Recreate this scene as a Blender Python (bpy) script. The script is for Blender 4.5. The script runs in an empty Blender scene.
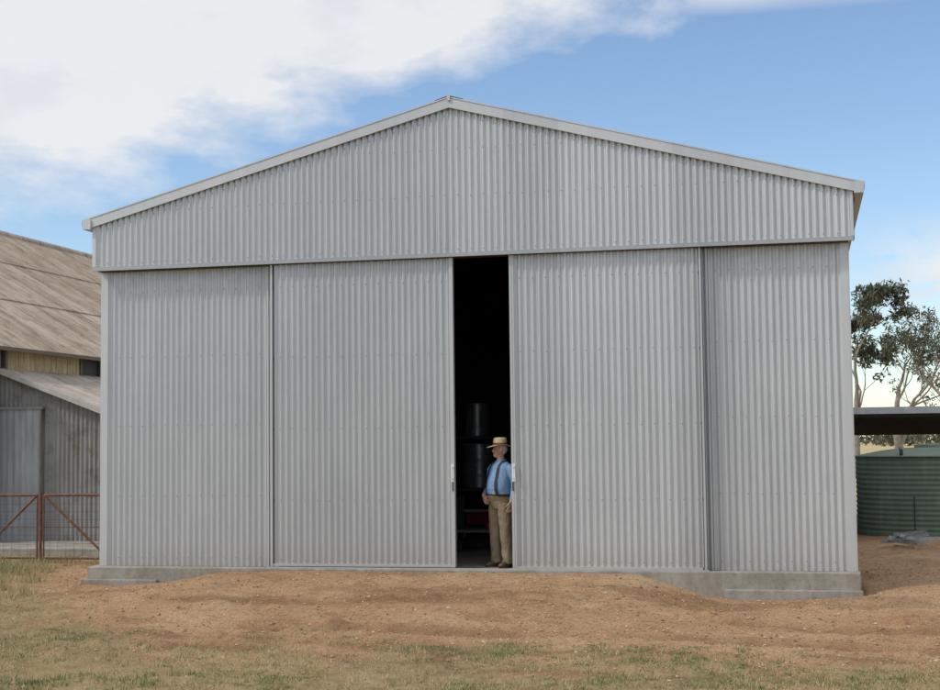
import bpy, math, random
import numpy as np
from mathutils import Vector, Matrix
random.seed(7); rng=np.random.default_rng(7)
sc=bpy.context.scene
COL=bpy.context.collection
R=math.radians

# ------------------------------------------------------------ helpers
def link(o,parent=None):
    COL.objects.link(o)
    if parent is not None: o.parent=parent
    return o
def empty(name):
    o=bpy.data.objects.new(name,None); o.empty_display_size=.2; return link(o)
def mesh(name,v,f,mat=None,parent=None,smooth=False):
    me=bpy.data.meshes.new(name); me.from_pydata([tuple(map(float,p)) for p in v],[],[tuple(map(int,q)) for q in f]); me.update()
    if mat:
        for m in (mat if isinstance(mat,(list,tuple)) else [mat]): me.materials.append(m)
    if smooth: me.polygons.foreach_set('use_smooth',[True]*len(me.polygons))
    return link(bpy.data.objects.new(name,me),parent)
def npmesh(name,V,F,mats,parent=None,midx=None,smooth=False):
    me=bpy.data.meshes.new(name); k=F.shape[1]
    me.vertices.add(len(V)); me.vertices.foreach_set('co',V.astype(np.float32).ravel())
    me.loops.add(F.size); me.loops.foreach_set('vertex_index',F.astype(np.int32).ravel())
    me.polygons.add(len(F)); me.polygons.foreach_set('loop_start',np.arange(0,F.size,k,dtype=np.int32))
    me.polygons.foreach_set('loop_total',np.full(len(F),k,dtype=np.int32))
    for m in mats: me.materials.append(m)
    if midx is not None: me.polygons.foreach_set('material_index',midx.astype(np.int32))
    me.polygons.foreach_set('use_smooth',np.full(len(F),smooth))
    me.update(calc_edges=True); me.validate()
    return link(bpy.data.objects.new(name,me),parent)
class MB:
    def __init__(s): s.v=[];s.f=[]
    def add(s,v,f):
        n=len(s.v); s.v+=list(v); s.f+=[tuple(i+n for i in q) for q in f]
    def box(s,x0,x1,y0,y1,z0,z1,M=None):
        v=[(x,y,z) for x in(x0,x1) for y in(y0,y1) for z in(z0,z1)]
        if M is not None: v=[tuple(M@Vector(p)) for p in v]
        s.add(v,[(0,1,3,2),(4,6,7,5),(0,4,5,1),(2,3,7,6),(0,2,6,4),(1,5,7,3)])
    def beam(s,a,b,w,h,up=(0,0,1)):
        a=Vector(a);b=Vector(b);d=(b-a).normalized();u=Vector(up);sx=d.cross(u).normalized();sy=sx.cross(d).normalized()
        v=[]
        for p in(a,b):
            for i,j in((-1,-1),(1,-1),(1,1),(-1,1)): v.append(tuple(p+sx*(w/2*i)+sy*(h/2*j)))
        s.add(v,[(0,1,2,3),(7,6,5,4),(0,4,5,1),(1,5,6,2),(2,6,7,3),(3,7,4,0)])
    def tube(s,pts,rad,n=8,cap=True,ref=None):
        pts=[Vector(p) for p in pts]; v=[];f=[]; prev=None
        for i,p in enumerate(pts):
            d=((pts[min(i+1,len(pts)-1)]-pts[max(i-1,0)])).normalized()
            if prev is None:
                r0=Vector(ref) if ref else (Vector((1,0,0)) if abs(d.x)<.8 else Vector((0,1,0)))
            else: r0=prev
            a=(r0-d*r0.dot(d)).normalized(); b=d.cross(a); prev=a
            rr=rad[i] if isinstance(rad,(list,tuple)) else rad
            ra,rb=rr if isinstance(rr,(list,tuple)) else (rr,rr)
            for k in range(n):
                t=2*math.pi*k/n; v.append(tuple(p+a*(ra*math.cos(t))+b*(rb*math.sin(t))))
        for i in range(len(pts)-1):
            for k in range(n):
                k2=(k+1)%n; f.append((i*n+k,i*n+k2,(i+1)*n+k2,(i+1)*n+k))
        if cap: f.append(tuple(range(n-1,-1,-1))); f.append(tuple((len(pts)-1)*n+k for k in range(n)))
        s.add(v,f)
    def ell(s,c,r,nu=16,nv=10,M=None):
        v=[];f=[]
        for i in range(nv+1):
            ph=math.pi*i/nv
            for k in range(nu):
                t=2*math.pi*k/nu
                p=Vector((r[0]*math.sin(ph)*math.cos(t),r[1]*math.sin(ph)*math.sin(t),r[2]*math.cos(ph)))
                if M is not None: p=M@p
                v.append((p.x+c[0],p.y+c[1],p.z+c[2]))
        for i in range(nv):
            for k in range(nu):
                k2=(k+1)%nu; f.append((i*nu+k,(i+1)*nu+k,(i+1)*nu+k2,i*nu+k2))
        s.add(v,f)
    def lathe(s,prof,c=(0,0),n=48):
        v=[];f=[]
        for r,z in prof:
            for k in range(n):
                t=2*math.pi*k/n; v.append((c[0]+r*math.cos(t),c[1]+r*math.sin(t),z))
        for i in range(len(prof)-1):
            for k in range(n):
                k2=(k+1)%n; f.append((i*n+k,i*n+k2,(i+1)*n+k2,(i+1)*n+k))
        s.add(v,f)
    def make(s,name,mat,parent=None,smooth=False): return mesh(name,s.v,s.f,mat,parent,smooth)

def corr(name,o,u,v,n,L,v0,v1,mat,parent,pitch=.09,amp=.0145,per=8):
    o,u,v,n=[np.array(a,float) for a in(o,u,v,n)]
    N=max(2,int(round(L/pitch*per))); t=np.linspace(0,L,N+1)
    h=amp*np.cos(2*math.pi*t/pitch)
    a=np.array([v0(x) for x in t]) if callable(v0) else np.full(N+1,float(v0))
    b=np.array([v1(x) for x in t]) if callable(v1) else np.full(N+1,float(v1))
    base=o+t[:,None]*u+h[:,None]*n
    V=np.concatenate([base+a[:,None]*v,base+b[:,None]*v]); i=np.arange(N)
    F=np.stack([i,i+1,i+N+2,i+N+1],1)
    return npmesh(name,V,F,[mat],parent,smooth=True)

# ------------------------------------------------------------ node materials
class NT:
    def __init__(s,name):
        s.m=bpy.data.materials.new(name); s.m.use_nodes=True; s.t=s.m.node_tree; s.n=s.t.nodes; s.l=s.t.links
        s.b=s.n['Principled BSDF']; s.tc=s.n.new('ShaderNodeTexCoord').outputs['Object']
    def set(s,**k):
        for a,b in k.items(): s.b.inputs[a.replace('_',' ')].default_value=b
        return s
    def mapping(s,sc=(1,1,1),loc=(0,0,0)):
        m=s.n.new('ShaderNodeMapping'); m.inputs['Scale'].default_value=sc; m.inputs['Location'].default_value=loc; s.l.new(s.tc,m.inputs[0]); return m.outputs[0]
    def noise(s,scale,det=4,rough=.6,sc=None,dist=0):
        n=s.n.new('ShaderNodeTexNoise'); n.inputs['Scale'].default_value=scale; n.inputs['Detail'].default_value=det; n.inputs['Roughness'].default_value=rough; n.inputs['Distortion'].default_value=dist
        s.l.new(s.mapping(sc) if sc else s.tc,n.inputs['Vector']); return n.outputs['Fac']
    def ramp(s,fac,stops):
        r=s.n.new('ShaderNodeValToRGB'); e=r.color_ramp.elements
        while len(e)<len(stops): e.new(.5)
        for x,(p,c) in zip(e,stops):
            x.position=p; x.color=tuple(c)[:3]+(1,) if isinstance(c,(tuple,list)) else (c,c,c,1)
        s.l.new(fac,r.inputs[0]); return r.outputs[0]
    def mix(s,fac,a,b,mode='MIX'):
        m=s.n.new('ShaderNodeMix'); m.data_type='RGBA'; m.blend_type=mode
        for sock,val in((m.inputs[0],fac),(m.inputs[6],a),(m.inputs[7],b)):
            if isinstance(val,bpy.types.NodeSocket): s.l.new(val,sock)
            elif isinstance(val,(int,float)): sock.default_value=val
            else: sock.default_value=tuple(val)[:3]+(1,)
        return m.outputs[2]
    def math(s,op,a,b=0,clamp=False):
        m=s.n.new('ShaderNodeMath'); m.operation=op; m.use_clamp=clamp
        for sock,val in((m.inputs[0],a),(m.inputs[1],b)):
            if isinstance(val,bpy.types.NodeSocket): s.l.new(val,sock)
            else: sock.default_value=val
        return m.outputs[0]
    def attr(s,name):
        a=s.n.new('ShaderNodeAttribute'); a.attribute_name=name; return a.outputs['Fac']
    def col(s,c): s.l.new(c,s.b.inputs['Base Color']); return s
    def rough(s,c): s.l.new(c,s.b.inputs['Roughness']); return s
    def bump(s,h,st=.3,d=.01):
        b=s.n.new('ShaderNodeBump'); b.inputs['Strength'].default_value=st; b.inputs['Distance'].default_value=d
        s.l.new(h,b.inputs['Height']); s.l.new(b.outputs[0],s.b.inputs['Normal']); return s
def simple(name,c,rough=.6,metal=0,var=.15,scale=6,bump=0):
    k=NT(name); n=k.noise(scale,4)
    lo=tuple(x*(1-var) for x in c); hi=tuple(min(1,x*(1+var)) for x in c)
    k.col(k.ramp(n,[(.3,lo),(.7,hi)])).set(Roughness=rough,Metallic=metal)
    if bump: k.bump(n,bump)
    return k.m
def zinc(name,c,metal=.5,rough=.40,axis=0,sheet=.76,dirt=.25):
    k=NT(name)
    sp=k.n.new('ShaderNodeSeparateXYZ'); k.l.new(k.tc,sp.inputs[0])
    s=k.math('FLOOR',k.math('DIVIDE',sp.outputs[axis],sheet))
    w=k.n.new('ShaderNodeTexWhiteNoise'); w.noise_dimensions='1D'; k.l.new(s,w.inputs['W'])
    base=k.ramp(w.outputs['Value'],[(0,tuple(x*.91 for x in c)),(1,tuple(min(1,x*1.05) for x in c))])
    streak=k.noise(1.6,5,.65,sc=(6,6,.35))
    base=k.mix(dirt,base,k.ramp(streak,[(.3,(.55,.55,.55)),(.65,(1,1,1))]),'MULTIPLY')
    big=k.noise(.7,4,.6)
    base=k.mix(.35,base,k.ramp(big,[(.3,(.8,.81,.83)),(.7,(1,1,1))]),'MULTIPLY')
    low=k.math('SUBTRACT',1,k.math('DIVIDE',sp.outputs[2],.45),True)
    base=k.mix(k.math('MULTIPLY',k.math('MULTIPLY',low,low),k.math('MULTIPLY',streak,.7)),base,(.42,.33,.25))
    k.col(base).set(Metallic=metal)
    k.rough(k.ramp(k.noise(9,3),[(.3,rough-.06),(.7,rough+.1)]))
    return k.m

M_zinc=zinc('zincalume_sheet',(.60,.615,.63))
M_trim=zinc('zinc_flashing',(.60,.61,.62),metal=.4,rough=.45,dirt=.15)
M_head=zinc('zinc_header',(.44,.455,.47),metal=.4,rough=.5,dirt=.2)
M_frame=simple('galvanised_frame',(.48,.49,.50),.45,.5,.08,12)
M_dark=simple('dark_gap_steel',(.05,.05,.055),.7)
M_screw=simple('screw_heads',(.22,.23,.24),.5,.4)
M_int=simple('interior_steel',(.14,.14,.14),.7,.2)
def concrete():
    k=NT('concrete'); n=k.noise(2.2,8,.7); st=k.noise(1.2,5,.6,sc=(3,3,.6))
    c=k.ramp(n,[(.3,(.26,.24,.21)),(.7,(.40,.38,.345))])
    c=k.mix(.6,c,k.ramp(st,[(.35,(.62,.55,.47)),(.6,(1,1,1))]),'MULTIPLY')
    fine=k.noise(16,5,.75); c=k.mix(.5,c,k.ramp(fine,[(.35,(.6,.57,.53)),(.5,(1,1,1))]),'MULTIPLY')
    k.col(c).set(Roughness=.9).bump(k.noise(30,6),.35,.01); return k.m
M_conc=concrete()

# ------------------------------------------------------------ value noise / ground functions
_tab=rng.random((256,256))
def vn(x,y,s,o=0):
    x=np.asarray(x)/s+o*17.3+1000; y=np.asarray(y)/s+o*9.1+1000
    xi=np.floor(x).astype(int); yi=np.floor(y).astype(int); fx=x-xi; fy=y-yi; fx=fx*fx*(3-2*fx); fy=fy*fy*(3-2*fy)
    g=lambda a,b:_tab[a%256,b%256]
    return (g(xi,yi)*(1-fx)+g(xi+1,yi)*fx)*(1-fy)+(g(xi,yi+1)*(1-fx)+g(xi+1,yi+1)*fx)*fy
def fbm(x,y,s,o=0,n=4): 
    r=0;a=.5;t=0
    for i in range(n): r=r+a*vn(x,y,s/2**i,o+i); t+=a; a*=.5
    return r/t
def ss(x,a,b):
    t=np.clip((x-a)/(b-a),0,1); return t*t*(3-2*t)
def trk(x,y,yo,w,n=0): return np.exp(-((y-yo+.3*np.sin(x*.5+yo)+.12*x+n)/w)**2)
def gz(x,y):
    x=np.asarray(x,float);y=np.asarray(y,float)
    b=-.305-.0105*np.clip(x,-7,7)
    b=b+.14*ss(x,4,7)*ss(y,0,8)
    b=b-.02*np.clip(-5-y,0,8)
    wob=(fbm(x,y,1.1,3)-.5)
    A=ss(x+wob*.8,-5.1,-2.6)*(1-ss(x+wob*.5,2.3,3.75))
    tail=1-ss(-y+wob*1.2,.15,4.8+ .6*np.sin(x))
    z=b+( -.035-b)*A*np.power(np.clip(tail,0,1),1.15)
    z=z+.16*np.exp(-((x-6.2)**2/.8+(y-.6)**2/3.0))+.05*np.exp(-((x-5.4)**2/.5+(y+.6)**2/.1))
    clod=np.clip(fbm(x,y,.33,131,3)-.52,0,1)*.22*ss(fbm(x,y,1.6,141),.42,.6)
    n1=(fbm(x,y,.9,11)-.5)*.08+(fbm(x,y,.25,21,3)-.5)*.05+clod
    near=np.exp(-np.maximum(-y-.22,0)/.5)*(np.abs(x)<5.5)*(y<0)
    z=z+n1*(1-.75*near)
    for yo,dp in((-4.1,.045),(-2.55,.03)):
        z=z-dp*trk(x,y,yo,.13)*ss(x,-3.5,-1)+dp*.5*trk(x,y,yo+.24,.09)*ss(x,-3.5,-1)
    far=np.clip(np.hypot(x,y)-25,0,None)
    z=z+(fbm(x,y,60,31)-.5)*np.clip(far/100,0,1)*2.0*np.clip(200/(far+200),0,1)
    inside=(np.abs(x)<5.3)&(y>-.1)&(y<15.9)
    return np.where(inside,-.55,z)
def gmask(x,y):
    s1=(x+5.5)*-.769+(y+.5)*-.638
    n=fbm(x,y,1.3,41)-.5; n2=fbm(x,y,.45,51)-.5
    a=ss(s1+n*2.2+n2*.8,-.1,1.3)*(y<1.5)
    a=np.maximum(a,ss(-x-6.3+n*1.5,0,1.2)*(y>=-.6))
    b=ss(-5.15-y+n*2.8+n2*3.0,-.1,1.5)*.92
    c=ss(y,14,24)
    return np.clip(np.maximum(np.maximum(a,b),c),0,1)
def gwet(x,y):
    n=fbm(x,y,.7,101)-.5
    t=0
    for yo in(-4.1,-2.55,-5.0,-5.9):
        t=np.maximum(t,trk(x,y,yo,.24,n*.5)*ss(x,-4,-1))
    p=ss(fbm(x/2.4,y,.8,111),.54,.66)
    return np.clip(t*ss(fbm(x,y,.9,121),.3,.55)+p*.75,0,1)*(y<6)
def axis(lo,hi,st,far):
    a=list(np.arange(lo,hi+1e-6,st)); s=st; p=a[-1]; q=[]
    while p<far: s*=1.25; p+=s; q.append(p)
    s=st;p=a[0];w=[]
    while p>-far: s*=1.25; p-=s; w.append(p)
    return np.array(w[::-1]+a+q)
gx=axis(-12,12,.07,4000); gy=axis(-13,8,.06,4000)
X,Y=np.meshgrid(gx,gy); Z=gz(X,Y); ny,nx=X.shape
V=np.stack([X.ravel(),Y.ravel(),Z.ravel()],1)
ii=(np.arange(ny-1)[:,None]*nx+np.arange(nx-1)[None]).ravel()
F=np.stack([ii,ii+1,ii+nx+1,ii+nx],1)
k=NT('ground_earth')
gm=k.attr('grass'); fr=k.attr('far'); wt=k.attr('wet')
n1=k.noise(.55,5,.65); n2=k.noise(9,4,.75); n3=k.noise(45,3,.8); n4=k.noise(3,5,.7)
dirt=k.ramp(n1,[(.3,(.42,.245,.135)),(.52,(.545,.345,.20)),(.72,(.62,.43,.27))])
dirt=k.mix(.7,dirt,k.ramp(n2,[(.32,(.52,.46,.41)),(.52,(1,1,1)),(.75,(1.0,.98,.95))]),'MULTIPLY')
dirt=k.mix(.8,dirt,k.ramp(n3,[(.36,(.40,.36,.33)),(.5,(1,1,1)),(.7,(1,1,1))]),'MULTIPLY')
dirt=k.mix(wt,dirt,k.mix(.55,dirt,(.17,.085,.045)))
gr=k.ramp(n4,[(.3,(.16,.15,.06)),(.48,(.33,.265,.135)),(.7,(.45,.36,.215))])
gr=k.mix(.6,gr,k.ramp(n3,[(.3,(.4,.4,.35)),(.55,(1,1,1))]),'MULTIPLY')
fac=k.math('ADD',gm,k.math('MULTIPLY',k.math('SUBTRACT',n2,.5),1.8),True)
fac=k.math('MULTIPLY',fac,.8)
c=k.mix(fac,dirt,gr)
fieldc=k.ramp(k.noise(.02,5,.6),[(.3,(.40,.32,.17)),(.7,(.54,.45,.26))])
c=k.mix(fr,c,fieldc)
k.col(c).set(Roughness=.95); k.b.inputs['Specular IOR Level'].default_value=.12
k.bump(k.math('ADD',n2,k.math('MULTIPLY',n3,.6)),1.0,.04)
ground=npmesh('ground',V,F,[k.m],smooth=True)
for nm,arr in(('grass',gmask(X,Y)),('far',ss(Y,16,30)),('wet',gwet(X,Y))):
    at=ground.data.attributes.new(nm,'FLOAT','POINT'); at.data.foreach_set('value',arr.ravel().astype(np.float32))

def stones(n):
    x=rng.uniform(-9,11,n);y=rng.uniform(-9,5,n)
    keep=(~((np.abs(x)<5.5)&(y>-.3)))&(rng.random(n)>gmask(x,y)*.85)&(rng.random(n)<.3+fbm(x,y,1.2,151)); x=x[keep];y=y[keep];n=len(x)
    r=rng.gamma(2.0,.0034,n)+.004; r=np.minimum(r,.03)
    o=np.array([[1,0,0],[0,1,0],[-1,0,0],[0,-1,0],[0,0,1],[0,0,-1]],float)
    V=np.repeat(o[None],n,0)*(r[:,None,None])*rng.uniform(.6,1.3,(n,6,1)); V[:,:,2]*=.65
    a=rng.uniform(0,6.28,n);ca,sa=np.cos(a),np.sin(a); vx=V[:,:,0]*ca[:,None]-V[:,:,1]*sa[:,None]; vy=V[:,:,0]*sa[:,None]+V[:,:,1]*ca[:,None]
    V[:,:,0]=vx+x[:,None];V[:,:,1]=vy+y[:,None];V[:,:,2]+=(gz(x,y)+r*.15)[:,None]
    f=np.array([[0,1,4],[1,2,4],[2,3,4],[3,0,4],[1,0,5],[2,1,5],[3,2,5],[0,3,5]])
    F=(f[None]+(np.arange(n)*6)[:,None,None]).reshape(-1,3)
    mi=np.repeat(rng.choice(3,n,p=[.52,.33,.15]),8)
    npmesh('gravel',V.reshape(-1,3),F,[simple('stone_tan',(.46,.29,.17),.9),simple('stone_brown',(.24,.14,.085),.9),simple('stone_pale',(.50,.40,.29),.9)],midx=mi)
stones(42000)

def blades(name,n,xr,yr,fn,hmin,hmax,w,mats,prob,tuft=0):
    x=rng.uniform(*xr,n);y=rng.uniform(*yr,n)
    keep=rng.random(n)<fn(x,y); x=x[keep];y=y[keep]
    if tuft:
        x=np.repeat(x,tuft)+rng.normal(0,.05,len(x)*tuft); y=np.repeat(y,tuft)+rng.normal(0,.05,len(y)*tuft)
    keep=~((np.abs(x)<5.45)&(y>-.25)); x=x[keep];y=y[keep]; n=len(x)
    z=gz(x,y)-.004; h=rng.uniform(hmin,hmax,n)*(.6+.8*fbm(x,y,.5,61)); a=rng.uniform(0,6.28,n); b=rng.uniform(0,6.28,n); ln=rng.uniform(.1,.9,n)*h
    dx=np.cos(a)*w/2;dy=np.sin(a)*w/2
    V=np.stack([np.stack([x-dx,y-dy,z],1),np.stack([x+dx,y+dy,z],1),np.stack([x+np.cos(b)*ln,y+np.sin(b)*ln,z+h],1)],1).reshape(-1,3)
    F=np.arange(3*n).reshape(-1,3); g=fbm(x,y,.8,71)
    mi=np.where(rng.random(n)<ss(g,.44,.62)*prob[2]+.04,2,(rng.random(n)<.5).astype(int))
    return npmesh(name,V,F,mats,midx=mi)
GM=[simple('straw_blade',(.53,.43,.24),.8),simple('tan_blade',(.38,.29,.15),.8),simple('green_blade',(.13,.19,.055),.7)]
blades('short_grass',170000,(-9,8),(-9.2,1.5),lambda x,y:gmask(x,y)*(.15+.85*ss(fbm(x,y,.6,81),.40,.6)),.012,.05,.006,GM,(0,0,.75))
blades('grass_tussocks',1100,(-10,-5.4),(-4.5,3.4),lambda x,y:gmask(x,y)*.8,.06,.18,.007,GM,(0,0,.35),tuft=40)
blades('foreground_tufts',900,(-5,8.5),(-8.5,-5.0),lambda x,y:gmask(x,y)*ss(fbm(x,y,.7,161),.45,.6),.03,.075,.007,GM,(0,0,.6),tuft=30)
blades('green_weeds',4000,(-5.2,8.5),(-8.5,-4.9),lambda x,y:ss(fbm(x,y,.9,91)+.12*ss(x,-1,4),.54,.68)*.85,.010,.03,.009,[GM[2],GM[2],simple('bright_weed',(.11,.195,.05),.6)],(0,0,1),tuft=18)

# ------------------------------------------------------------ NEW SHED
HD=4.28; EZ=5.005; EX=5.42; RZ=6.4514; SL=(RZ-EZ)/EX
shed=empty('corrugated_steel_shed')
def roofz(x): return RZ-abs(x)*SL
b=MB(); b.box(-5.40,5.31,-.26,16.05,-.62,-.002); slab=b.make('concrete_slab',M_conc,shed)
m=slab.modifiers.new('bev','BEVEL');m.width=.012;m.segments=2
b=MB(); b.box(3.6,5.33,-.34,-.262,-.62,-.22); b.box(-5.46,-4.3,-.34,-.262,-.62,-.17); o=b.make('footing_step',M_conc,shed); m=o.modifiers.new('bev','BEVEL');m.width=.012;m.segments=2
XU=(1,0,0);ZU=(0,0,1);NF=(0,-1,0)
def facade(name,x0,x1,y,z0,z1):
    return corr(name,(x0,y,0),XU,ZU,NF,x1-x0,z0,z1,M_zinc,shed)
facade('fixed_panel_left',-5.20,-2.55,-.02,.0,4.4)
facade('fixed_panel_right',3.2,5.18,-.02,.0,4.4)
facade('sliding_door_left_sheet',-2.60,-.05,-.125,.045,4.4)
facade('sliding_door_right_sheet',.84,3.33,-.125,.03,4.4)
corr('gable_sheet',(-5.30,-.215,0),XU,ZU,NF,10.6,HD+.01,lambda t:roofz(t-5.3)-.06,M_zinc,shed)
b=MB()
for x0,x1,z0 in((-2.655,-.0,.02),(.79,3.375,.005)):
    b.box(x0,x0+.030,-.162,-.09,z0,4.4)
    if x0<0: b.box(x1-.055,x1,-.165,-.09,z0,4.4)
    else:
        b.box(x1-.028,x1,-.162,-.09,z0,4.4); b.box(x0+.031,x0+.060,-.157,-.09,z0,4.4)
    b.box(x0+.031,x1-.056,-.150,-.10,z0,z0+.035)
b.make('door_frames',M_trim,shed)
b=MB()
for z in(.9,1.9,2.9,3.9):
    b.box(-2.62,-.06,-.106,-.075,z,z+.05); b.box(.86,3.34,-.106,-.075,z,z+.05)
b.make('door_girts',M_int,shed)
b=MB()
b.box(-5.30,-5.20,-.047,-.032,.0,4.4); b.box(-5.315,-5.301,-.045,.12,.0,4.9)
b.box(5.17,5.265,-.047,-.032,.0,4.4); b.box(5.266,5.28,-.045,.12,.0,4.9)
b.box(3.43,3.455,-.054,-.035,.0,4.4); b.box(-2.745,-2.72,-.054,-.035,.0,4.4)
b.box(-5.362,-5.302,-.236,-.19,HD+.031,EZ-.02); b.box(5.302,5.345,-.236,-.19,HD+.031,EZ-.02)
b.make('flashings',M_trim,shed)
b=MB()
b.box(-5.36,5.34,-.238,-.20,HD-.025,HD+.022)
b.box(-5.36,5.34,-.236,.0,HD+.023,HD+.028)
b.make('header_flashing',M_head,shed)
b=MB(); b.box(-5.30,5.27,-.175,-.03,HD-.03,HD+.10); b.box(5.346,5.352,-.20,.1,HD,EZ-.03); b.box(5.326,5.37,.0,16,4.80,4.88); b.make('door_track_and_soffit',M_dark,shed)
b=MB()
for sgn in(-1,1):
    a=Vector((0,-.262,RZ-.07)); e=Vector((sgn*5.44,-.262,RZ-.07-5.44*SL))
    v=[]
    for p in(a,e):
        for yy in(-.012,.012):
            for zz in(-.062,.07): v.append((p.x,p.y+yy,p.z+zz))
    b.add(v,[(0,1,3,2),(4,6,7,5),(0,4,5,1),(2,3,7,6),(1,5,7,3),(0,2,6,4)])
    v=[]
    for p in(a,e):
        for yy,zz in((-.02,.072),(-.02,.09),(.16,.09),(.16,.072)): v.append((p.x,p.y+yy,p.z+zz))
    b.add(v,[(0,1,2,3),(7,6,5,4),(0,4,5,1),(1,5,6,2),(2,6,7,3),(3,7,4,0)])
b.make('barge_capping',M_trim,shed)
b=MB()
for sgn in(-1,1):
    b.add([(0,-.28,RZ+.035),(0,16,RZ+.035),(sgn*.2,16,RZ+.030-.2*SL),(sgn*.2,-.28,RZ+.030-.2*SL)],[(0,1,2,3)])
b.box(-.02,.02,-.30,-.275,RZ-.04,RZ+.05)
b.make('ridge_cap',M_trim,shed)
for sgn,nm in((-1,'left'),(1,'right')):
    u=np.array([0,1,0]); vv=np.array([sgn,0,-SL])
    corr('roof_sheet_'+nm,(0,-.23,RZ-.012),u,vv,(0,0,1),16.2,0.0,5.42,M_zinc,shed,per=6,amp=.0115)
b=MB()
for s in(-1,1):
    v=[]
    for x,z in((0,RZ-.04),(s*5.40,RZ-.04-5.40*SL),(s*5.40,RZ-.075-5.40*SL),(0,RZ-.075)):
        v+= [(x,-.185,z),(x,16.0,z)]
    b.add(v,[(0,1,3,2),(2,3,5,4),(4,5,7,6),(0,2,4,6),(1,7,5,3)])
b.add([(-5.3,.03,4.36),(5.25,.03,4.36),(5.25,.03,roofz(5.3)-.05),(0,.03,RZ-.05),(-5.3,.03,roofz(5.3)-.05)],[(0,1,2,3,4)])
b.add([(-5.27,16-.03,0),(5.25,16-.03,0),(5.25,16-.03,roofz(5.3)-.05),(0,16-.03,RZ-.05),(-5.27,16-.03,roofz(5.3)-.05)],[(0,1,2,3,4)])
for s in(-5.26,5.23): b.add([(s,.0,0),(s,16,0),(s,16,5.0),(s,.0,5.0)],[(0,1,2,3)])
b.make('light_seal_lining',M_int,shed)  # added inner skin that stops light leaking in through roof and wall gaps
def gutter(s):
    b=MB(); x=s*5.36; g=[(0,0),(0,.13),(s*.01,.13),(s*.01,.01),(s*.11,.01),(s*.125,.09),(s*.125,.15),(s*.135,.15),(s*.135,.08),(s*.12,0)]
    n=len(g); z=EZ-.145
    v=[(x+a,yy,z+c) for yy in(-.30,16.1) for a,c in g]
    b.add(v,[(i,(i+1)%n,n+(i+1)%n,n+i) for i in range(n)])
    b.add([(x,-.30,z),(x+s*.12,-.30,z),(x+s*.135,-.30,z+.15),(x,-.30,z+.15),(x,-.303,z),(x+s*.12,-.303,z),(x+s*.135,-.303,z+.15),(x,-.303,z+.15)],[(0,1,2,3),(4,5,6,7)])
    return b.make('gutter',M_trim,shed)
gutter(-1);gutter(1)
SI=(0,1,0)
for s,sx in((-1,-5.29),(1,5.255)): corr('side_wall',(sx,.0,0),SI,ZU,(s,0,0),16,0,4.95,M_zinc,shed,per=6,amp=.0115)
corr('rear_wall',(-5.29,16.02,0),XU,ZU,(0,1,0),10.54,0,lambda t:roofz(t-5.29)-.05,M_zinc,shed,per=4)
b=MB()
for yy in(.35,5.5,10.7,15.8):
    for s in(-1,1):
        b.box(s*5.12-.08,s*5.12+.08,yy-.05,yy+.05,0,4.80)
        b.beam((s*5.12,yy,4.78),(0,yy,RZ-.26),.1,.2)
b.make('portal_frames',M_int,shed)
def screws(rows):
    b=[];f=[]
    for x0,x1,y,zs in rows:
        x=x0
        while x<x1:
            for z in (zs(x) if callable(zs) else zs):
                r=.008;n=len(b);yy=y-.015; zz=z+random.uniform(-.008,.008)
                for k in range(6): b.append((x+r*math.cos(k*1.0472),yy,zz+r*math.sin(k*1.0472)))
                b.append((x,yy-.006,zz)); f.extend([(n+k,n+(k+1)%6,n+6) for k in range(6)])
            x+=.18
    mesh('roofing_screws',b,f,M_screw,shed)
Z4=[.12,1.0,2.0,3.0,3.95]
screws([(-5.20+.18,-2.7,-.02,Z4),(3.2+.36,5.12,-.02,Z4),(-2.60+.09,-.1,-.125,[.1,.93,1.93,2.93,3.93]),(.84+.09,3.3,-.125,[.1,.93,1.93,2.93,3.93]),
 (-5.3+.18,5.25,-.215,lambda x:[z for z in(4.36,5.1,5.75) if z<roofz(x)-.25]+[roofz(x)-.22])])
def handle(x):
    b=MB(); y=-.168; b.box(x-.022,x+.022,y-.006,y,1.18,1.42)
    b.tube([(x,y,1.22),(x,y-.045,1.22),(x,y-.045,1.38),(x,y,1.38)],.009,8)
    return b.make('door_handle',simple('white_handle',(.75,.75,.74),.4),shed,False)
handle(-.028); handle(.822)
b=MB(); b.box(-.032,-.015,-.172,-.1675,1.05,1.17); b.box(.80,.82,-.172,-.1675,1.05,1.17); b.make('latch_plates',M_dark,shed)
b=MB(); b.box(-2.7,3.4,-.20,-.185,-.001,.014); b.make('floor_guide',M_frame,shed)

# ------------------------------------------------------------ INTERIOR CONTENT
M_galv=simple('galvanised_drum',(.50,.51,.52),.35,.6,.12,5)
rack=empty('storage_rack'); b=MB()
for x in(-1.75,-.35):
    for y in(5.6,6.4): b.box(x-.03,x+.03,y-.03,y+.03,0,2.5)
for z in(.25,.86,1.78): b.box(-1.78,-.32,5.57,6.43,z,z+.04)
b.make('rack_frame',simple('rack_steel',(.12,.12,.13),.5,.5),rack)
def drum(x,y,z,r,h):
    b=MB(); pr=[(0.001,z)]; 
    for i in range(25):
        t=i/24; rr=r*(1+.03*(abs(t-.33)<.03)+.03*(abs(t-.66)<.03)+.02*(t<.02 or t>.98)); pr.append((rr,z+h*t))
    pr+=[(r*.92,z+h*1.0),(r*.9,z+h*.97),(.001,z+h*.97)]
    b.lathe(pr,(x,y),28); b.tube([(x,y-r*1.01,z+h*.5),(x,y-r*1.12,z+h*.5)],.02,8)
    return b.make('metal_drum',M_galv,None,True)
drum(-1.02,6.0,.90,.29,.80); drum(-1.05,6.0,1.82,.22,.60)
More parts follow.
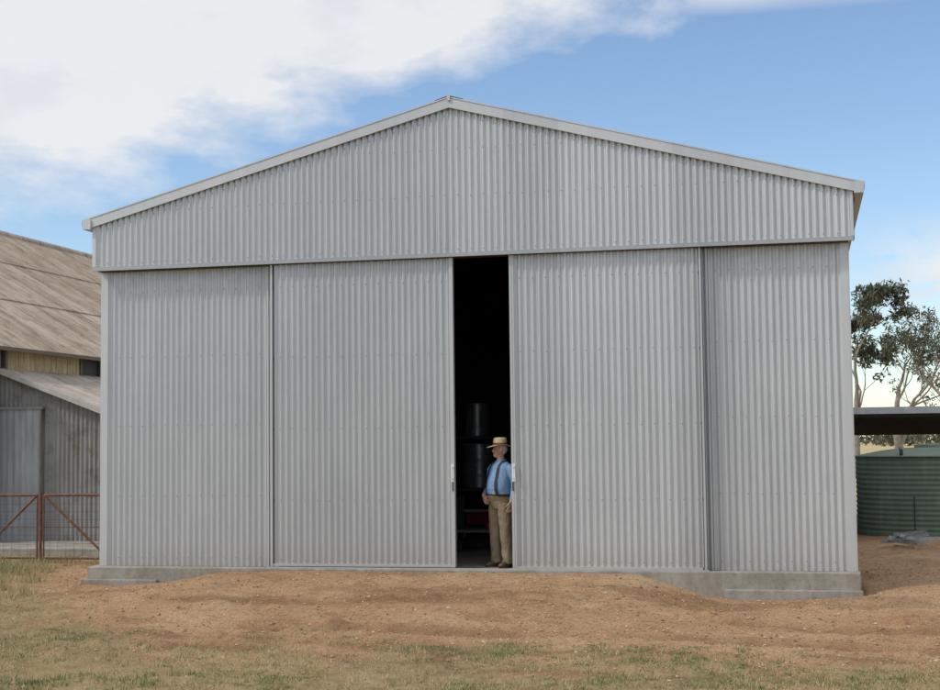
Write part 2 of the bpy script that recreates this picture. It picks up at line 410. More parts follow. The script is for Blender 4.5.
b=MB(); b.box(-1.15,-.62,5.5,5.9,.292,.46); b.box(-1.17,-.60,5.48,5.92,.462,.49); b.tube([(-1.0,5.7,.49),(-1.0,5.7,.56),(-.77,5.7,.56),(-.77,5.7,.49)],.012,8)
o=b.make('red_toolbox',simple('red_paint',(.30,.025,.018),.5)); m=o.modifiers.new('b','BEVEL');m.width=.01
tr=empty('steel_trolley'); b=MB()
b.box(-.75,.45,2.9,3.5,.30,.34)
for x in(-.72,.42):
    for y in(2.93,3.47): b.box(x-.02,x+.02,y-.02,y+.02,.10,.30)
b.box(-.76,-.72,2.88,3.5,.341,.85); b.box(-.715,.4,3.44,3.47,.60,.64)
b.make('trolley_deck',simple('dull_steel',(.25,.25,.26),.6,.4),tr)
b=MB()
for x in(-.72,.42):
    for y in(2.93,3.47): b.tube([(x,y-.02,.09),(x,y+.02,.09)],.09,16)
b.make('trolley_wheels',M_dark,tr)
b=MB(); b.box(-.25,.02,2.95,3.3,.342,.46); b.box(-.20,-.02,2.98,3.27,.461,.49); o=b.make('red_fuel_can',bpy.data.materials['red_paint']); m=o.modifiers.new('b','BEVEL');m.width=.012

# ------------------------------------------------------------ MAN
def man():
    root=empty('elderly_man')
    b=MB()
    rings=[(.80,0,.150,.118),(.86,0,.180,.142),(.93,-.002,.192,.155),(1.0,-.025,.190,.170),(1.08,-.035,.190,.177),(1.16,-.03,.192,.167),(1.25,-.012,.198,.148),(1.34,.002,.198,.132),(1.39,.010,.178,.112),(1.425,.014,.128,.088),(1.455,.014,.075,.068)]
    b.tube([(0,c,z) for z,c,_,_ in rings],[(rx,ry) for _,_,rx,ry in rings],28,ref=(1,0,0))
    b.tube([(0,.014,1.43),(0,.0,1.48),(0,-.012,1.55)],[.062,.057,.057],16)
    for s in(-1,1):
        b.tube([(s*.088,0,.92),(s*.094,-.003,.84),(s*.100,-.008,.72),(s*.104,-.012,.60),(s*.108,-.015,.48),(s*.114,.0,.30),(s*.118,.012,.12),(s*.118,.012,.055)],[(.085,.10),(.098,.122),(.098,.112),(.092,.098),(.083,.088),(.080,.084),(.078,.083),(.082,.088)],20,ref=(1,0,0))
    L=[(.160,.01,1.365),(.215,.012,1.325),(.246,.02,1.24),(.260,.03,1.13),(.258,.012,1.03),(.254,-.022,.93),(.250,-.035,.885)]
    b.tube(L,[.060,.062,.060,.054,.047,.034,.029],16)
    Rr=[(-.160,.01,1.365),(-.215,.012,1.325),(-.250,.03,1.24),(-.268,.045,1.13),(-.262,-.02,1.05),(-.225,-.115,.985),(-.205,-.145,.965)]
    b.tube(Rr,[.060,.062,.060,.054,.047,.034,.029],16)
    def hand(o,d,pn,side):
        o=Vector(o);d=Vector(d).normalized();pn=Vector(pn);pn=(pn-d*pn.dot(d)).normalized();w=d.cross(pn).normalized()*side
        b.tube([o,o+d*.03,o+d*.065,o+d*.09],[(.027,.017),(.036,.016),(.041,.015),(.038,.012)],12,ref=tuple(w))
        for off,ln in((-.031,.060),(-.0105,.070),(.0105,.066),(.031,.052)):
            p=o+d*.08+w*off; q=p+d*ln*.5-pn*.006+w*off*.12; r=q+d*ln*.35-pn*.018; t=r+d*ln*.15-pn*.014
            b.tube([p,q,r,t],[.0088,.0082,.0075,.006],8)
        p=o+d*.022-w*.026; b.tube([p,p+d*.030-w*.022-pn*.008,p+d*.058-w*.028-pn*.016],[.012,.0105,.008],8)
    hand((.250,-.035,.89),(-.02,-.28,-1),(1,0,0),-1)
    hand((-.207,-.142,.967),(.75,-.25,-.65),(-.2,-1,.2),1)
    b.ell((0,-.008,1.622),(.075,.093,.102))
    b.ell((0,-.036,1.565),(.058,.062,.068))
    b.ell((0,-.074,1.522),(.030,.028,.022))
    b.ell((0,-.090,1.636),(.046,.014,.009))
    for s in(-1,1):
        b.ell((s*.040,-.070,1.590),(.026,.024,.030))
        b.ell((s*.079,.002,1.600),(.010,.018,.032))
    b.ell((0,-.098,1.592),(.011,.022,.024)); b.ell((0,-.112,1.583),(.014,.012,.010)); b.ell((0,-.088,1.612),(.010,.018,.022))
    b.ell((0,-.094,1.553),(.025,.010,.006)); b.ell((0,-.092,1.541),(.021,.010,.006)); b.ell((0,-.080,1.55),(.036,.022,.03))
    b.ell((0,.020,1.612),(.082,.082,.080))
    o=b.make('tmpman',None)
    m=o.modifiers.new('r','REMESH');m.mode='VOXEL';m.voxel_size=.0042
    m=o.modifiers.new('s','SMOOTH');m.iterations=3;m.factor=.5
    dg=bpy.context.evaluated_depsgraph_get(); dg.update(); me=bpy.data.meshes.new_from_object(o.evaluated_get(dg)); bpy.data.objects.remove(o)
    mats=[simple('skin',(.50,.29,.21),.55,0,.1,30)]
    def cloth(n,c):
        k=NT(n); a=k.noise(5,4,.6); f=k.noise(9,3,.6,sc=(1,1,.45),dist=1.2)
        k.col(k.mix(.3,k.ramp(a,[(.3,tuple(x*.88 for x in c)),(.7,tuple(x*1.08 for x in c))]),k.ramp(f,[(.35,(.7,.7,.72)),(.6,(1,1,1))]),'MULTIPLY')).set(Roughness=.85).bump(f,1.0,.03); return k.m
    mats+=[cloth('blue_shirt',(.20,.33,.55)),cloth('khaki_trousers',(.26,.20,.13)),simple('white_hair',(.62,.60,.57),.8,0,.2,60)]
    me.materials.clear()
    for mm in mats: me.materials.append(mm)
    n=len(me.polygons); c=np.zeros(n*3); me.polygons.foreach_get('center',c); c=c.reshape(-1,3); x,y,z=c.T
    mi=np.ones(n,int)
    mi[z<.985]=2
    armL=(x>.208)&(z<1.15)&(z>.70); mi[armL]=1; mi[(x>.208)&(z<.925)&(z>.70)]=0
    zr=[r[0] for r in rings]
    ry=np.interp(z,zr,[r[3] for r in rings]); cyy=np.interp(z,zr,[r[1] for r in rings]); rx=np.interp(z,zr,[r[2] for r in rings])
    outside=((x/(rx+.006))**2+((y-cyy)/(ry+.006))**2)>1
    armR=(x<-.204)&(z>.93)&(z<1.2)&outside; mi[armR]=1
    mi[outside&(y<-.13)&(x<-.04)&(z<1.02)&(z>.86)&~((x<-.232))]=0
    mi[z>1.452]=0
    mi[(z>1.53)&(y>.012)&~((np.abs(x)>.080)&(y<.022))]=3; mi[(z>1.60)&(y>-.02)&(np.abs(x)>.066)&(np.abs(x)<.0835)]=3
    mi[(z>1.630)&(z<1.644)&(y<-.094)&(np.abs(x)>.012)&(np.abs(x)<.04)]=3
    me.polygons.foreach_set('material_index',mi.astype(np.int32)); me.polygons.foreach_set('use_smooth',[True]*n)
    vv=np.zeros(len(me.vertices)*3); me.vertices.foreach_get('co',vv); vv=vv.reshape(-1,3)
    ang=R(-26); 
    t=ss(vv[:,2],1.46,1.53)*(np.abs(vv[:,0])<.12)*ang; cs,sn=np.cos(t),np.sin(t); yy=vv[:,1]-.005
    nx_=vv[:,0]*cs-yy*sn; ny_=vv[:,0]*sn+yy*cs+.005; vv[:,0]=nx_; vv[:,1]=ny_
    zz=vv[:,2]; lower=ss(-zz,-.95,-.05)
    th=np.arctan2(vv[:,1],np.abs(vv[:,0])-.1*(zz<.8))
    d=.004*((zz>.06)&(zz<.86)&~((zz>.70)&(np.abs(vv[:,0])>.2)))*(np.sin(zz*38+th*2+np.sin(zz*9)*2)*(.4+lower)+.5*np.sin(zz*17-th*3))
    vv[:,1]+=d
    me.vertices.foreach_set('co',vv.ravel()); me.update()
    link(bpy.data.objects.new('body',me),root)
    HM=Matrix.Translation((0,.005,0))@Matrix.Rotation(ang,4,'Z')@Matrix.Translation((0,-.005,0))
    def hp(b,name,mat,sm=True):
        b.v=[tuple(HM@Vector(p)) for p in b.v]; return b.make(name,mat,root,sm)
    b=MB(); [b.ell((s*.030,-.088,1.617),(.011,.009,.006),10,6) for s in(-1,1)]; hp(b,'eyes',simple('eye',(.08,.06,.05),.2))
    b=MB(); b.ell((0,-.103,1.547),(.021,.004,.0022),12,6); hp(b,'mouth_line',simple('lip',(.25,.08,.06),.5))
    def hatprof(pr,n=40):
        v=[];f=[]
        for r,z,e in pr:
            for k_ in range(n):
                t=2*math.pi*k_/n; sag=e*(-.022*abs(math.sin(t))**2+.018*abs(math.cos(t))**2)
                v.append((r*.92*math.cos(t),-.005+r*1.06*math.sin(t),z+sag))
        for i in range(len(pr)-1):
            for k_ in range(n): k2=(k_+1)%n; f.append((i*n+k_,i*n+k2,(i+1)*n+k2,(i+1)*n+k_))
        return v,f
    straw=simple('straw',(.60,.44,.25),.8,0,.2,50)
    b=MB(); b.add(*hatprof([(.178,1.655,1),(.180,1.659,1),(.14,1.664,.6),(.100,1.668,.1),(.095,1.70,0),(.090,1.745,0),(.078,1.770,0),(.045,1.776,0),(.001,1.764,0)]))
    b.add(*hatprof([(.178,1.655,1),(.14,1.658,.6),(.096,1.662,.1),(.09,1.70,0)])); hp(b,'straw_hat',straw)
    b=MB(); b.add(*hatprof([(.1005,1.672,0),(.098,1.700,0)])); hp(b,'hat_band',simple('hat_band_cloth',(.10,.05,.03),.8))
    def tor(z): return [np.interp(z,zr,[r[i] for r in rings]) for i in(1,2,3)]
    b=MB()
    def strap(x0,x1,sgn,w=.019):
        v=[]
        for i in range(17):
            t=i/16; z=.99+t*(1.40-.99); x=x0+(x1-x0)*t; c_,rx,ry=tor(z)
            for dx in(-w,w):
                xx=x+dx; v.append((xx,c_+sgn*(ry*math.sqrt(max(0,1-(xx/rx)**2))+.010+.008*t),z))
        b.add(v,[(2*i,2*i+1,2*i+3,2*i+2) for i in range(16)])
        return v[-2:]
    for s in(-1,1):
        f=strap(s*.115,s*.085,-1); r=strap(s*.03,s*.085,1)
        b.add([f[0],f[1],(f[0][0],-.045,1.452),(f[1][0],-.045,1.446),(f[0][0],.065,1.456),(f[1][0],.065,1.450),r[0],r[1]],[(0,1,3,2),(2,3,5,4),(4,5,7,6)])
    b.make('braces',simple('braces_elastic',(.02,.02,.025),.7),root)
    b=MB(); v=[];n=40
    for z in(.965,1.0):
        c_,rx,ry=tor(z)
        for k_ in range(n): t=2*math.pi*k_/n; v.append(((rx+.009)*math.cos(t),c_+(ry+.009)*math.sin(t),z))
    b.add(v,[(k_,(k_+1)%n,n+(k_+1)%n,n+k_) for k_ in range(n)]); b.make('belt',simple('belt_leather',(.03,.02,.015),.5),root,True)
    b=MB(); b.tube([(.068*math.sin(t),.010-.066*math.cos(t),1.458-.004*math.cos(t)) for t in np.linspace(.25,6.03,22)],[(.007,.018)]*22,8,ref=(0,-1,0)); b.make('collar',mats[1],root,True)
    b=MB()
    for s in(-1,1):
        M=Matrix.Rotation(R(s*9),4,'Z'); bb=MB()
        bb.tube([(0,.075,.045),(0,.03,.052),(0,-.06,.046),(0,-.135,.036),(0,-.175,.028)],[(.036,.044),(.042,.050),(.046,.042),(.044,.032),(.026,.018)],14,ref=(1,0,0))
        bb.tube([(0,.02,.05),(0,.022,.13)],[.046,.044],14)
        bb.box(-.038,.038,-.150,.080,.0,.016)
        b.add([tuple(Matrix.Translation((s*.118,.0,0))@M@Vector(p)) for p in bb.v],bb.f)
    b.make('boots',simple('brown_leather',(.10,.055,.03),.5),root,True)
    root.location=(.565,.22,0); root.rotation_euler=(0,0,R(-38)); return root
man()

# ------------------------------------------------------------ OLD SHED (left)
old=empty('old_farm_shed')
def oldtin(name,c1,c2,axis_len,rust=.5,metal=.15):
    k=NT(name); n=k.noise(.6,6,.7); s=k.noise(1.4,6,.7,sc=axis_len)
    c=k.ramp(n,[(.3,c1),(.7,c2)]); c=k.mix(rust,c,k.ramp(s,[(.35,(.46,.33,.23)),(.58,(1,1,1))]),'MULTIPLY')
    bl=k.noise(2.6,5,.7); c=k.mix(.6,c,k.ramp(bl,[(.36,(.55,.42,.32)),(.48,(1,1,1)),(.62,(1.0,1.0,1.0)),(.72,(.85,.86,.88))]),'MULTIPLY')
    sp=k.n.new('ShaderNodeSeparateXYZ'); k.l.new(k.tc,sp.inputs[0]); w=k.n.new('ShaderNodeTexWhiteNoise'); w.noise_dimensions='1D'
    k.l.new(k.math('FLOOR',k.math('DIVIDE',sp.outputs[1],.8)),w.inputs['W'])
    c=k.mix(.5,c,k.ramp(w.outputs['Value'],[(0,(.66,.61,.57)),(1,(1,1,1))]),'MULTIPLY')
    k.col(c).set(Roughness=.8,Metallic=metal); return k.m
M_or=oldtin('weathered_roof_iron',(.38,.31,.24),(.54,.47,.39),(.4,5,.4),.6,.05)
M_or2=oldtin('weathered_leanto_iron',(.44,.39,.35),(.56,.53,.49),(.4,5,.4),.5,.05)
M_ow=oldtin('weathered_wall_iron',(.24,.245,.245),(.35,.355,.355),(5,5,.3),.4,.2)
XS=-11.5; YF=7.5; P=math.tan(R(30)); RX=-18.74; RZ2=8.07
for i in range(3):
    w=(XS+.25-RX)/3
    corr('roof_course',(RX,YF-1,RZ2+.03*(3-i)),(0,1,0),(1,0,-P),(0,0,1),44,i*w-(0.1 if i else 0),(i+1)*w,M_or,old,pitch=.12,amp=.018,per=6)
corr('roof_rear_slope',(RX,YF-1,RZ2),(0,1,0),(-1,0,-P),(0,0,1),44,0,7.5,M_or,old,pitch=.2,amp=.012,per=4)
b=MB(); b.tube([(RX,YF-1.05,RZ2+.10),(RX,YF+43,RZ2+.10)],.10,10); b.make('ridge_capping',M_or2,old)
b=MB(); b.box(XS-14.4,XS-.02,YF-.9,YF-.85,-.4,3.8); b.add([(XS,YF-.88,3.8),(RX,YF-.88,RZ2-.1),(XS-14.4,YF-.88,3.8)],[(0,1,2)]); b.make('front_gable_wall',M_ow,old)
k=NT('yellow_fibreglass'); k.col(k.mix(.7,k.ramp(k.noise(2,5,.6),[(.3,(.46,.34,.15)),(.7,(.66,.55,.30))]),k.ramp(k.noise(4,4,.6,sc=(4,4,.4)),[(.4,(.5,.42,.32)),(.6,(1,1,1))]),'MULTIPLY')).set(Roughness=.5)
corr('fibreglass_strip',(XS,YF+.35,0),(0,1,0),(0,0,1),(1,0,0),3.1,3.1,3.83,k.m,old,pitch=.1,amp=.012)
corr('fibreglass_strip_rear',(XS,YF+4.6,0),(0,1,0),(0,0,1),(1,0,0),3.0,3.1,3.83,k.m,old,pitch=.1,amp=.012)
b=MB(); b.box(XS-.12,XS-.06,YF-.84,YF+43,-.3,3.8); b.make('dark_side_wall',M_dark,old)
b=MB(); 
for yy in(YF-.02,YF+.25,YF+3.47,YF+4.5,YF+7.7): b.box(XS-.05,XS+.04,yy,yy+.08,3.1,3.75)
b.box(XS+.20,XS+.25,YF-1,YF+43,3.72,3.80)
b.make('eave_timber',simple('grey_timber',(.16,.13,.10),.9),old)
T=.85/2.25; LX0=XS; LZ0=3.36; LX1=-7.6
corr('leanto_roof',(LX0,YF-.15,LZ0),(0,1,0),(1,0,-T),(0,0,1),22,0.0,LX1+.15-LX0,M_or2,old,pitch=.12,amp=.018,per=6)
corr('leanto_front_wall',(LX0,YF,0),(1,0,0),(0,0,1),(0,-1,0),LX1-LX0,-.25,lambda t:LZ0-t*T-.04,M_ow,old,pitch=.10,amp=.014)
corr('leanto_side_wall',(LX1,YF,0),(0,1,0),(0,0,1),(1,0,0),21.8,-.25,LZ0-(LX1-LX0)*T,M_ow,old,pitch=.09,amp=.012,per=5)
b=MB(); a=Vector((LX0-.4,YF-.17,LZ0+.4*T-.02)); e=Vector((LX1+.2,YF-.17,LZ0-(LX1+.2-LX0)*T-.02)); b.beam(a,e,.03,.10,up=(0,0,1)); b.make('leanto_barge',simple('pale_barge',(.42,.41,.38),.7),old)
k=NT('flat_door_iron'); k.col(k.mix(.5,k.ramp(k.noise(1,6,.7),[(.3,(.32,.33,.34)),(.7,(.43,.44,.45))]),k.ramp(k.noise(3,5,.6,sc=(4,4,.3)),[(.4,(.6,.58,.56)),(.6,(1,1,1))]),'MULTIPLY')).set(Roughness=.6,Metallic=.2)
corr('leanto_door',(-11.45,YF-.09,0),(1,0,0),(0,0,1),(0,-1,0),.98,-.2,2.5,k.m,old,pitch=.14,amp=.004)
b=MB(); b.box(-11.6,-10.40,YF-.13,YF-.03,2.50,2.55); b.box(-10.48,-10.45,YF-.12,YF-.05,-.2,2.50); b.make('door_track',simple('old_track',(.26,.25,.24),.8),old)
b=MB(); b.box(-14,-7.2,5.3,7.47,-.6,-.17); b.make('concrete_apron',M_conc,old)
b=MB(); b.box(-14,-6.6,4.4,4.6,-.6,-.08); o=b.make('concrete_kerb',M_conc); m=o.modifiers.new('b','BEVEL');m.width=.02

# ------------------------------------------------------------ GATE
gate=empty('farm_gate'); M_rust=simple('rusty_pipe',(.17,.075,.05),.85,.1,.45,15)
b=MB(); YG=2.88; PX=-7.9; zt=.91; zb=-.14
for xa,xb in((-10.2,PX-.06),(PX+.06,-5.75)):
    b.tube([(xa,YG,zt),(xb,YG,zt)],.022,8); b.tube([(xa,YG,zb),(xb,YG,zb)],.018,8)
    b.tube([(xa,YG,zb),(xa,YG,zt)],.016,8); b.tube([(xb,YG,zb),(xb,YG,zt)],.016,8)
b.tube([(-9.0,YG,zb+.1),(PX-.06,YG,zt)],.020,8); b.tube([(PX+.06,YG,zt),(-6.65,YG,zb)],.022,8)
b.tube([(-10.2,YG-.01,.38),(-5.75,YG-.01,.38)],.006,6)
b.tube([(PX,YG,-.6),(PX,YG,.96)],.026,10); b.tube([(-5.68,YG,-.6),(-5.68,YG,1.0)],.03,10)
b.make('pipe_frame',M_rust,gate)
b=MB()
for xa,xb in((-10.2,PX-.06),(PX+.06,-5.75)):
    x=xa+.1
    while x<xb: b.tube([(x,YG+.02,zb),(x+random.uniform(-.015,.015),YG+.02,zt)],.0024,4,False); x+=.15
    z=zb+.12
    while z<zt: b.tube([(xa,YG+.02,z),(xb,YG+.02,z+random.uniform(-.012,.012))],.0024,4,False); z+=.13
b.make('wire_mesh',simple('rusty_wire',(.13,.10,.085),.8,.3),gate)

# ------------------------------------------------------------ WATER TANK
tank=empty('green_water_tank'); k=NT('green_poly'); k.col(k.mix(.45,k.ramp(k.noise(1.5,5,.6),[(.3,(.13,.18,.13)),(.7,(.175,.235,.17))]),k.ramp(k.noise(3,4,.6,sc=(3,3,.4)),[(.4,(.65,.65,.6)),(.6,(1,1,1))]),'MULTIPLY')).set(Roughness=.6)
TR=1.62; TX,TY=7.33,12.2
b=MB(); pr=[(TR,-.35)]
for i in range(160):
    t=i/159; z=-.2+t*1.5; pr.append((TR+.009*math.cos(t*2*math.pi*15),z))
pr+=[(TR+.03,1.30),(TR+.03,1.345),(TR-.04,1.36)]
for i in range(8): t=i/7; pr.append((TR-.04-1.15*t,1.36+.15*math.sin(t*math.pi/2)))
pr+=[(.43,1.56),(.30,1.58),(.002,1.59)]
b.lathe(pr,(TX,TY),96); b.make('tank_shell',k.m,tank,True)
b=MB(); b.tube([(6.55,TY-1.35,1.36),(6.55,TY-1.35,1.46),(6.55,TY-1.1,1.5)],.035,8); b.tube([(6.75,TY-1.62,-.2),(6.75,TY-1.66,.55)],.014,6); b.tube([(7.6,11.2,1.4),(7.6,11.2,1.54)],.12,12)
b.tube([(TX+(TR+.032)*math.cos(t),TY+(TR+.032)*math.sin(t),1.325) for t in np.linspace(0,2*math.pi,60)],.012,6)
b.make('tank_fittings',simple('black_poly',(.03,.03,.03),.5),tank)

# ------------------------------------------------------------ CARPORT
cp=empty('skillion_carport')
corr('roof_sheets',(5.0,13.9,2.34),(1,0,0),(0,1,-.05),(0,0,1),9,0,6.2,zinc('carport_iron',(.42,.42,.42),.3,.6),cp,per=6)
b=MB(); b.box(4.98,14.05,13.84,13.87,2.25,2.40); b.make('fascia',simple('carport_fascia',(.52,.53,.54),.5,.3),cp)
b=MB()
for x in(5.1,9.0,13.0):
    for y,z in((13.95,2.22),(20.0,1.95)): b.box(x-.05,x+.05,y-.05,y+.05,-.5,z)
    b.beam((x,13.9,2.20),(x,20.1,1.90),.08,.18)
for i in range(6): y=14.2+i*1.15; b.box(5,14,y-.03,y+.03,2.19-.05*(y-13.9),2.29-.05*(y-13.9))
b.box(5,14,20.1,20.15,1.80,1.98)
b.make('posts_and_purlins',simple('dark_timber',(.07,.06,.05),.85),cp)

# ------------------------------------------------------------ STEEL OFFCUTS
st=MB(); zb_=float(gz(6.3,7.7))
for i in range(12):
    x=random.uniform(5.95,6.4);y=random.uniform(7.2,7.9);a=random.uniform(-.7,.7);L=random.uniform(.3,.7);z=zb_+.03+.015*i+random.uniform(0,.02)
    d=Vector((math.cos(a),math.sin(a),random.uniform(-.15,.15)))*L
    st.beam((x,y,z),Vector((x,y,z))+d,.06,.006); st.beam(Vector((x,y+.03,z+.022)),Vector((x,y+.03,z+.022))+d,.005,.045)
st.make('steel_offcuts',simple('galvanised_offcut',(.38,.39,.40),.45,.5,.4,8))

# ------------------------------------------------------------ TREES
def branchtree(name,base,H,lean,seed,spread,leafmats,bark,nleaf=26,lsz=.16,cl=.55,first=.32,depth=5,root_r=.26,dens=1.0,minlv=2):
    rd=random.Random(seed); b=MB(); tips=[]
    def grow(p,d,L,r,lv):
        pts=[p];rs=[r];q=p.copy();dd=d.copy();n=5
        for i in range(n):
            dd=(dd+Vector((rd.uniform(-1,1),rd.uniform(-1,1),rd.uniform(-.5,.9)))*.2).normalized(); q=q+dd*(L/n); pts.append(q.copy()); rs.append(r*(1-.42*(i+1)/n))
        b.tube(pts,rs,7 if lv<3 else 5,cap=False)
        if lv>=minlv: tips.extend(pts[4:] if lv<depth else pts[2:])
        if lv<depth:
            k_=rd.choice([2,3]) if lv>0 else 3
            for j in range(k_):
                az=rd.uniform(0,6.28); tilt=rd.uniform(.35,.95)*spread
                ax=dd.cross(Vector((math.cos(az),math.sin(az),.2))).normalized()
                nd=(Matrix.Rotation(tilt,3,ax)@dd); nd.z=max(nd.z,-.05)+.12; nd.normalize()
                s=pts[rd.choice([3,4,5])] if j else pts[-1]
                grow(s.copy(),nd,L*rd.uniform(.62,.82),rs[-1]*rd.uniform(.7,.95) if j==0 else rs[-1]*.7,lv+1)
    tree=empty(name)
    grow(Vector(base),Vector(lean).normalized(),H*first,root_r,0)
    b.make('trunk_and_limbs',bark,tree,True)
    g=np.random.default_rng(seed); T_=np.array([tuple(t) for t in tips]); T_=T_[g.random(len(T_))<dens]
    n=len(T_)*nleaf; c=np.repeat(T_,nleaf,0); off=g.normal(0,1,(n,3)); off/=np.linalg.norm(off,axis=1)[:,None]; off*=(g.random((n,1))**.5)*cl; off[:,2]*=.6
    P_=c+off; a=g.normal(0,1,(n,3)); a[:,2]-=.8; a/=np.linalg.norm(a,axis=1)[:,None]; e=np.cross(a,g.normal(0,1,(n,3))); e/=np.linalg.norm(e,axis=1)[:,None]+1e-6
    s=lsz*g.uniform(.6,1.3,(n,1)); Vv=np.stack([P_-a*s,P_+e*s*.28,P_+a*s,P_-e*s*.28],1).reshape(-1,3)
    Fq=np.arange(4*n).reshape(-1,4); cid=np.repeat(g.integers(0,3,len(T_)),nleaf); mi=np.where(g.random(n)<.3,g.integers(0,3,n),cid)
    npmesh('foliage',Vv,Fq,leafmats,tree,midx=mi); return tree
LM=[simple('gum_leaf_dark',(.05,.06,.035),.6),simple('gum_leaf_mid',(.09,.10,.06),.6),simple('gum_leaf_olive',(.13,.13,.08),.6)]
bark=simple('gum_bark',(.27,.235,.20),.9,0,.35,3)
branchtree('gum_tree',(9.9,60,-.6),11.2,(.0,0,1),31,.95,LM,bark,nleaf=10,lsz=.13,cl=.42,root_r=.32,dens=.40,first=.28,minlv=4)
branchtree('gum_tree',(7.1,58,-.6),12.2,(.02,0,1),5,.75,LM,bark,nleaf=17,lsz=.17,cl=.55,root_r=.28,dens=.75,minlv=3)
branchtree('gum_tree',(13.6,64,-.6),11.6,(-.06,0,1),23,.95,LM,bark,nleaf=10,lsz=.13,cl=.42,root_r=.30,dens=.42,first=.28,minlv=4)
n=24000; g=np.random.default_rng(3)
cx=g.uniform(-320,330,260); cy=430+g.uniform(-25,25,260); hh=g.uniform(3,7.5,260); ci=g.integers(0,260,n)
off=g.normal(0,1,(n,3)); off/=np.linalg.norm(off,axis=1)[:,None]; off*=g.random((n,1))**.4
P_=np.stack([cx[ci]+off[:,0]*5,cy[ci]+off[:,1]*4,-.5+hh[ci]*.55+off[:,2]*hh[ci]*.5],1)
a=g.normal(0,1,(n,3));e=g.normal(0,1,(n,3)); Vv=np.stack([P_-a*.5,P_+e*.5,P_+a*.5],1).reshape(-1,3)
npmesh('distant_trees',Vv,np.arange(3*n).reshape(-1,3),LM,midx=g.integers(0,3,n))

# ------------------------------------------------------------ SKY + SUN
SE=R(46); AZ=R(58)
w=bpy.data.worlds.new("World"); sc.world=w; w.use_nodes=True; t=w.node_tree; t.nodes.clear(); N=t.nodes.new; Lk=t.links.new
sun_dir=Vector((-math.sin(AZ)*math.cos(SE),-math.cos(AZ)*math.cos(SE),math.sin(SE)))
sky=N('ShaderNodeTexSky'); sky.sky_type='NISHITA'; sky.sun_disc=False; sky.sun_elevation=SE; sky.sun_rotation=math.atan2(sun_dir.x,sun_dir.y); sky.air_density=1.0; sky.dust_density=.1; sky.ozone_density=3.0
tc=N('ShaderNodeTexCoord'); sp=N('ShaderNodeSeparateXYZ'); Lk(tc.outputs['Generated'],sp.inputs[0])
def m_(op,a,b=0,cl=False):
    q=N('ShaderNodeMath');q.operation=op;q.use_clamp=cl
    for i,v in enumerate((a,b)):
        if isinstance(v,bpy.types.NodeSocket): Lk(v,q.inputs[i])
        else: q.inputs[i].default_value=v
    return q.outputs[0]
def nz(scale,sc3,det=7,rg=.6,loc=(0,0,0),dist=0):
    mp=N('ShaderNodeMapping'); mp.inputs['Scale'].default_value=sc3; mp.inputs['Location'].default_value=loc; Lk(tc.outputs['Generated'],mp.inputs[0])
    q=N('ShaderNodeTexNoise'); q.inputs['Scale'].default_value=scale;q.inputs['Detail'].default_value=det;q.inputs['Roughness'].default_value=rg;q.inputs['Distortion'].default_value=dist; Lk(mp.outputs[0],q.inputs['Vector']); return q.outputs['Fac']
x,z=sp.outputs[0],sp.outputs[2]
nA=nz(3.2,(1,1,2.4),6,.58,(.3,.1,.2),.3); nB=nz(12,(1,1,2.0),5,.6,(2,1,0))
edge=m_('SUBTRACT',z,m_('ADD',m_('MULTIPLY',m_('ADD',x,.51),.29),.168))
f1=m_('ADD',m_('MULTIPLY',edge,19.0),m_('MULTIPLY',m_('SUBTRACT',nA,.5),4.2)); f1=m_('ADD',f1,m_('MULTIPLY',m_('SUBTRACT',nB,.5),1.9))
f1=m_('ADD',f1,.36,True)
ri=m_('MULTIPLY',m_('SUBTRACT',x,-.14),10,True); up_=m_('MULTIPLY',m_('SUBTRACT',z,.281),60,True)
nD=nz(7,(1,1,6),6,.6,(7,3,1)); f3=m_('MULTIPLY',m_('MULTIPLY',m_('MULTIPLY',m_('SUBTRACT',nD,.33),8,True),up_),ri)
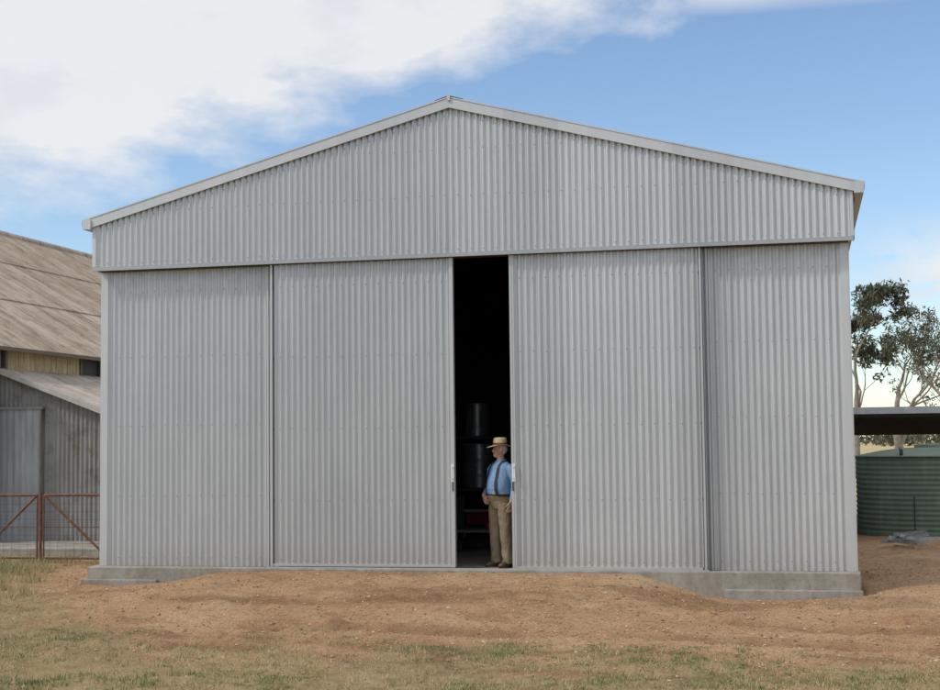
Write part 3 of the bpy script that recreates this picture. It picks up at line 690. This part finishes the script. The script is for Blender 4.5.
mr=m_('MULTIPLY',m_('SUBTRACT',x,.02),14,True)
band=m_('SUBTRACT',1,m_('MULTIPLY',m_('ABSOLUTE',m_('SUBTRACT',z,.108)),24),True)
nC=nz(13,(1,1,2.6),6,.55,(5,2,1)); f2=m_('MULTIPLY',m_('MULTIPLY',m_('MULTIPLY',m_('SUBTRACT',nC,.44),14,True),band),mr)
fac=m_('MAXIMUM',m_('MAXIMUM',f1,f2),f3); fac=m_('MULTIPLY',fac,.95)
cr=N('ShaderNodeValToRGB'); e=cr.color_ramp.elements; e[0].position=.32;e[0].color=(.68,.73,.82,1); e[1].position=.54;e[1].color=(.92,.93,.95,1); Lk(m_('ADD',m_('MULTIPLY',nA,.5),m_('MULTIPLY',nB,.5)),cr.inputs[0])
b1=N('ShaderNodeBackground'); b1.inputs[1].default_value=.15; Lk(sky.outputs[0],b1.inputs[0])
b2=N('ShaderNodeBackground'); b2.inputs[1].default_value=.93; Lk(cr.outputs[0],b2.inputs[0])
mx=N('ShaderNodeMixShader'); Lk(fac,mx.inputs[0]); Lk(b1.outputs[0],mx.inputs[1]); Lk(b2.outputs[0],mx.inputs[2])
ou=N('ShaderNodeOutputWorld'); Lk(mx.outputs[0],ou.inputs[0])
ld=bpy.data.lights.new('sun','SUN'); ld.energy=1.9; ld.angle=R(6); ld.color=(1,.96,.89); so=link(bpy.data.objects.new('sun',ld)); so.rotation_euler=(-sun_dir).to_track_quat('-Z','Y').to_euler()

# ------------------------------------------------------------ CAMERA
cd=bpy.data.cameras.new('camera'); cd.sensor_width=36; cd.lens=1450.2/940*36; cd.clip_end=9000; cd.clip_start=.1
co=link(bpy.data.objects.new('camera',cd)); co.matrix_world=Matrix.Translation((4.6237,-19.4303,1.6885))@Matrix.Rotation(.2239,4,'Z')@Matrix.Rotation(math.pi/2+.0682,4,'X')@Matrix.Rotation(-.0115,4,'Z')
sc.camera=co
sc.view_settings.view_transform='Standard'; sc.view_settings.look='None'; sc.view_settings.exposure=0
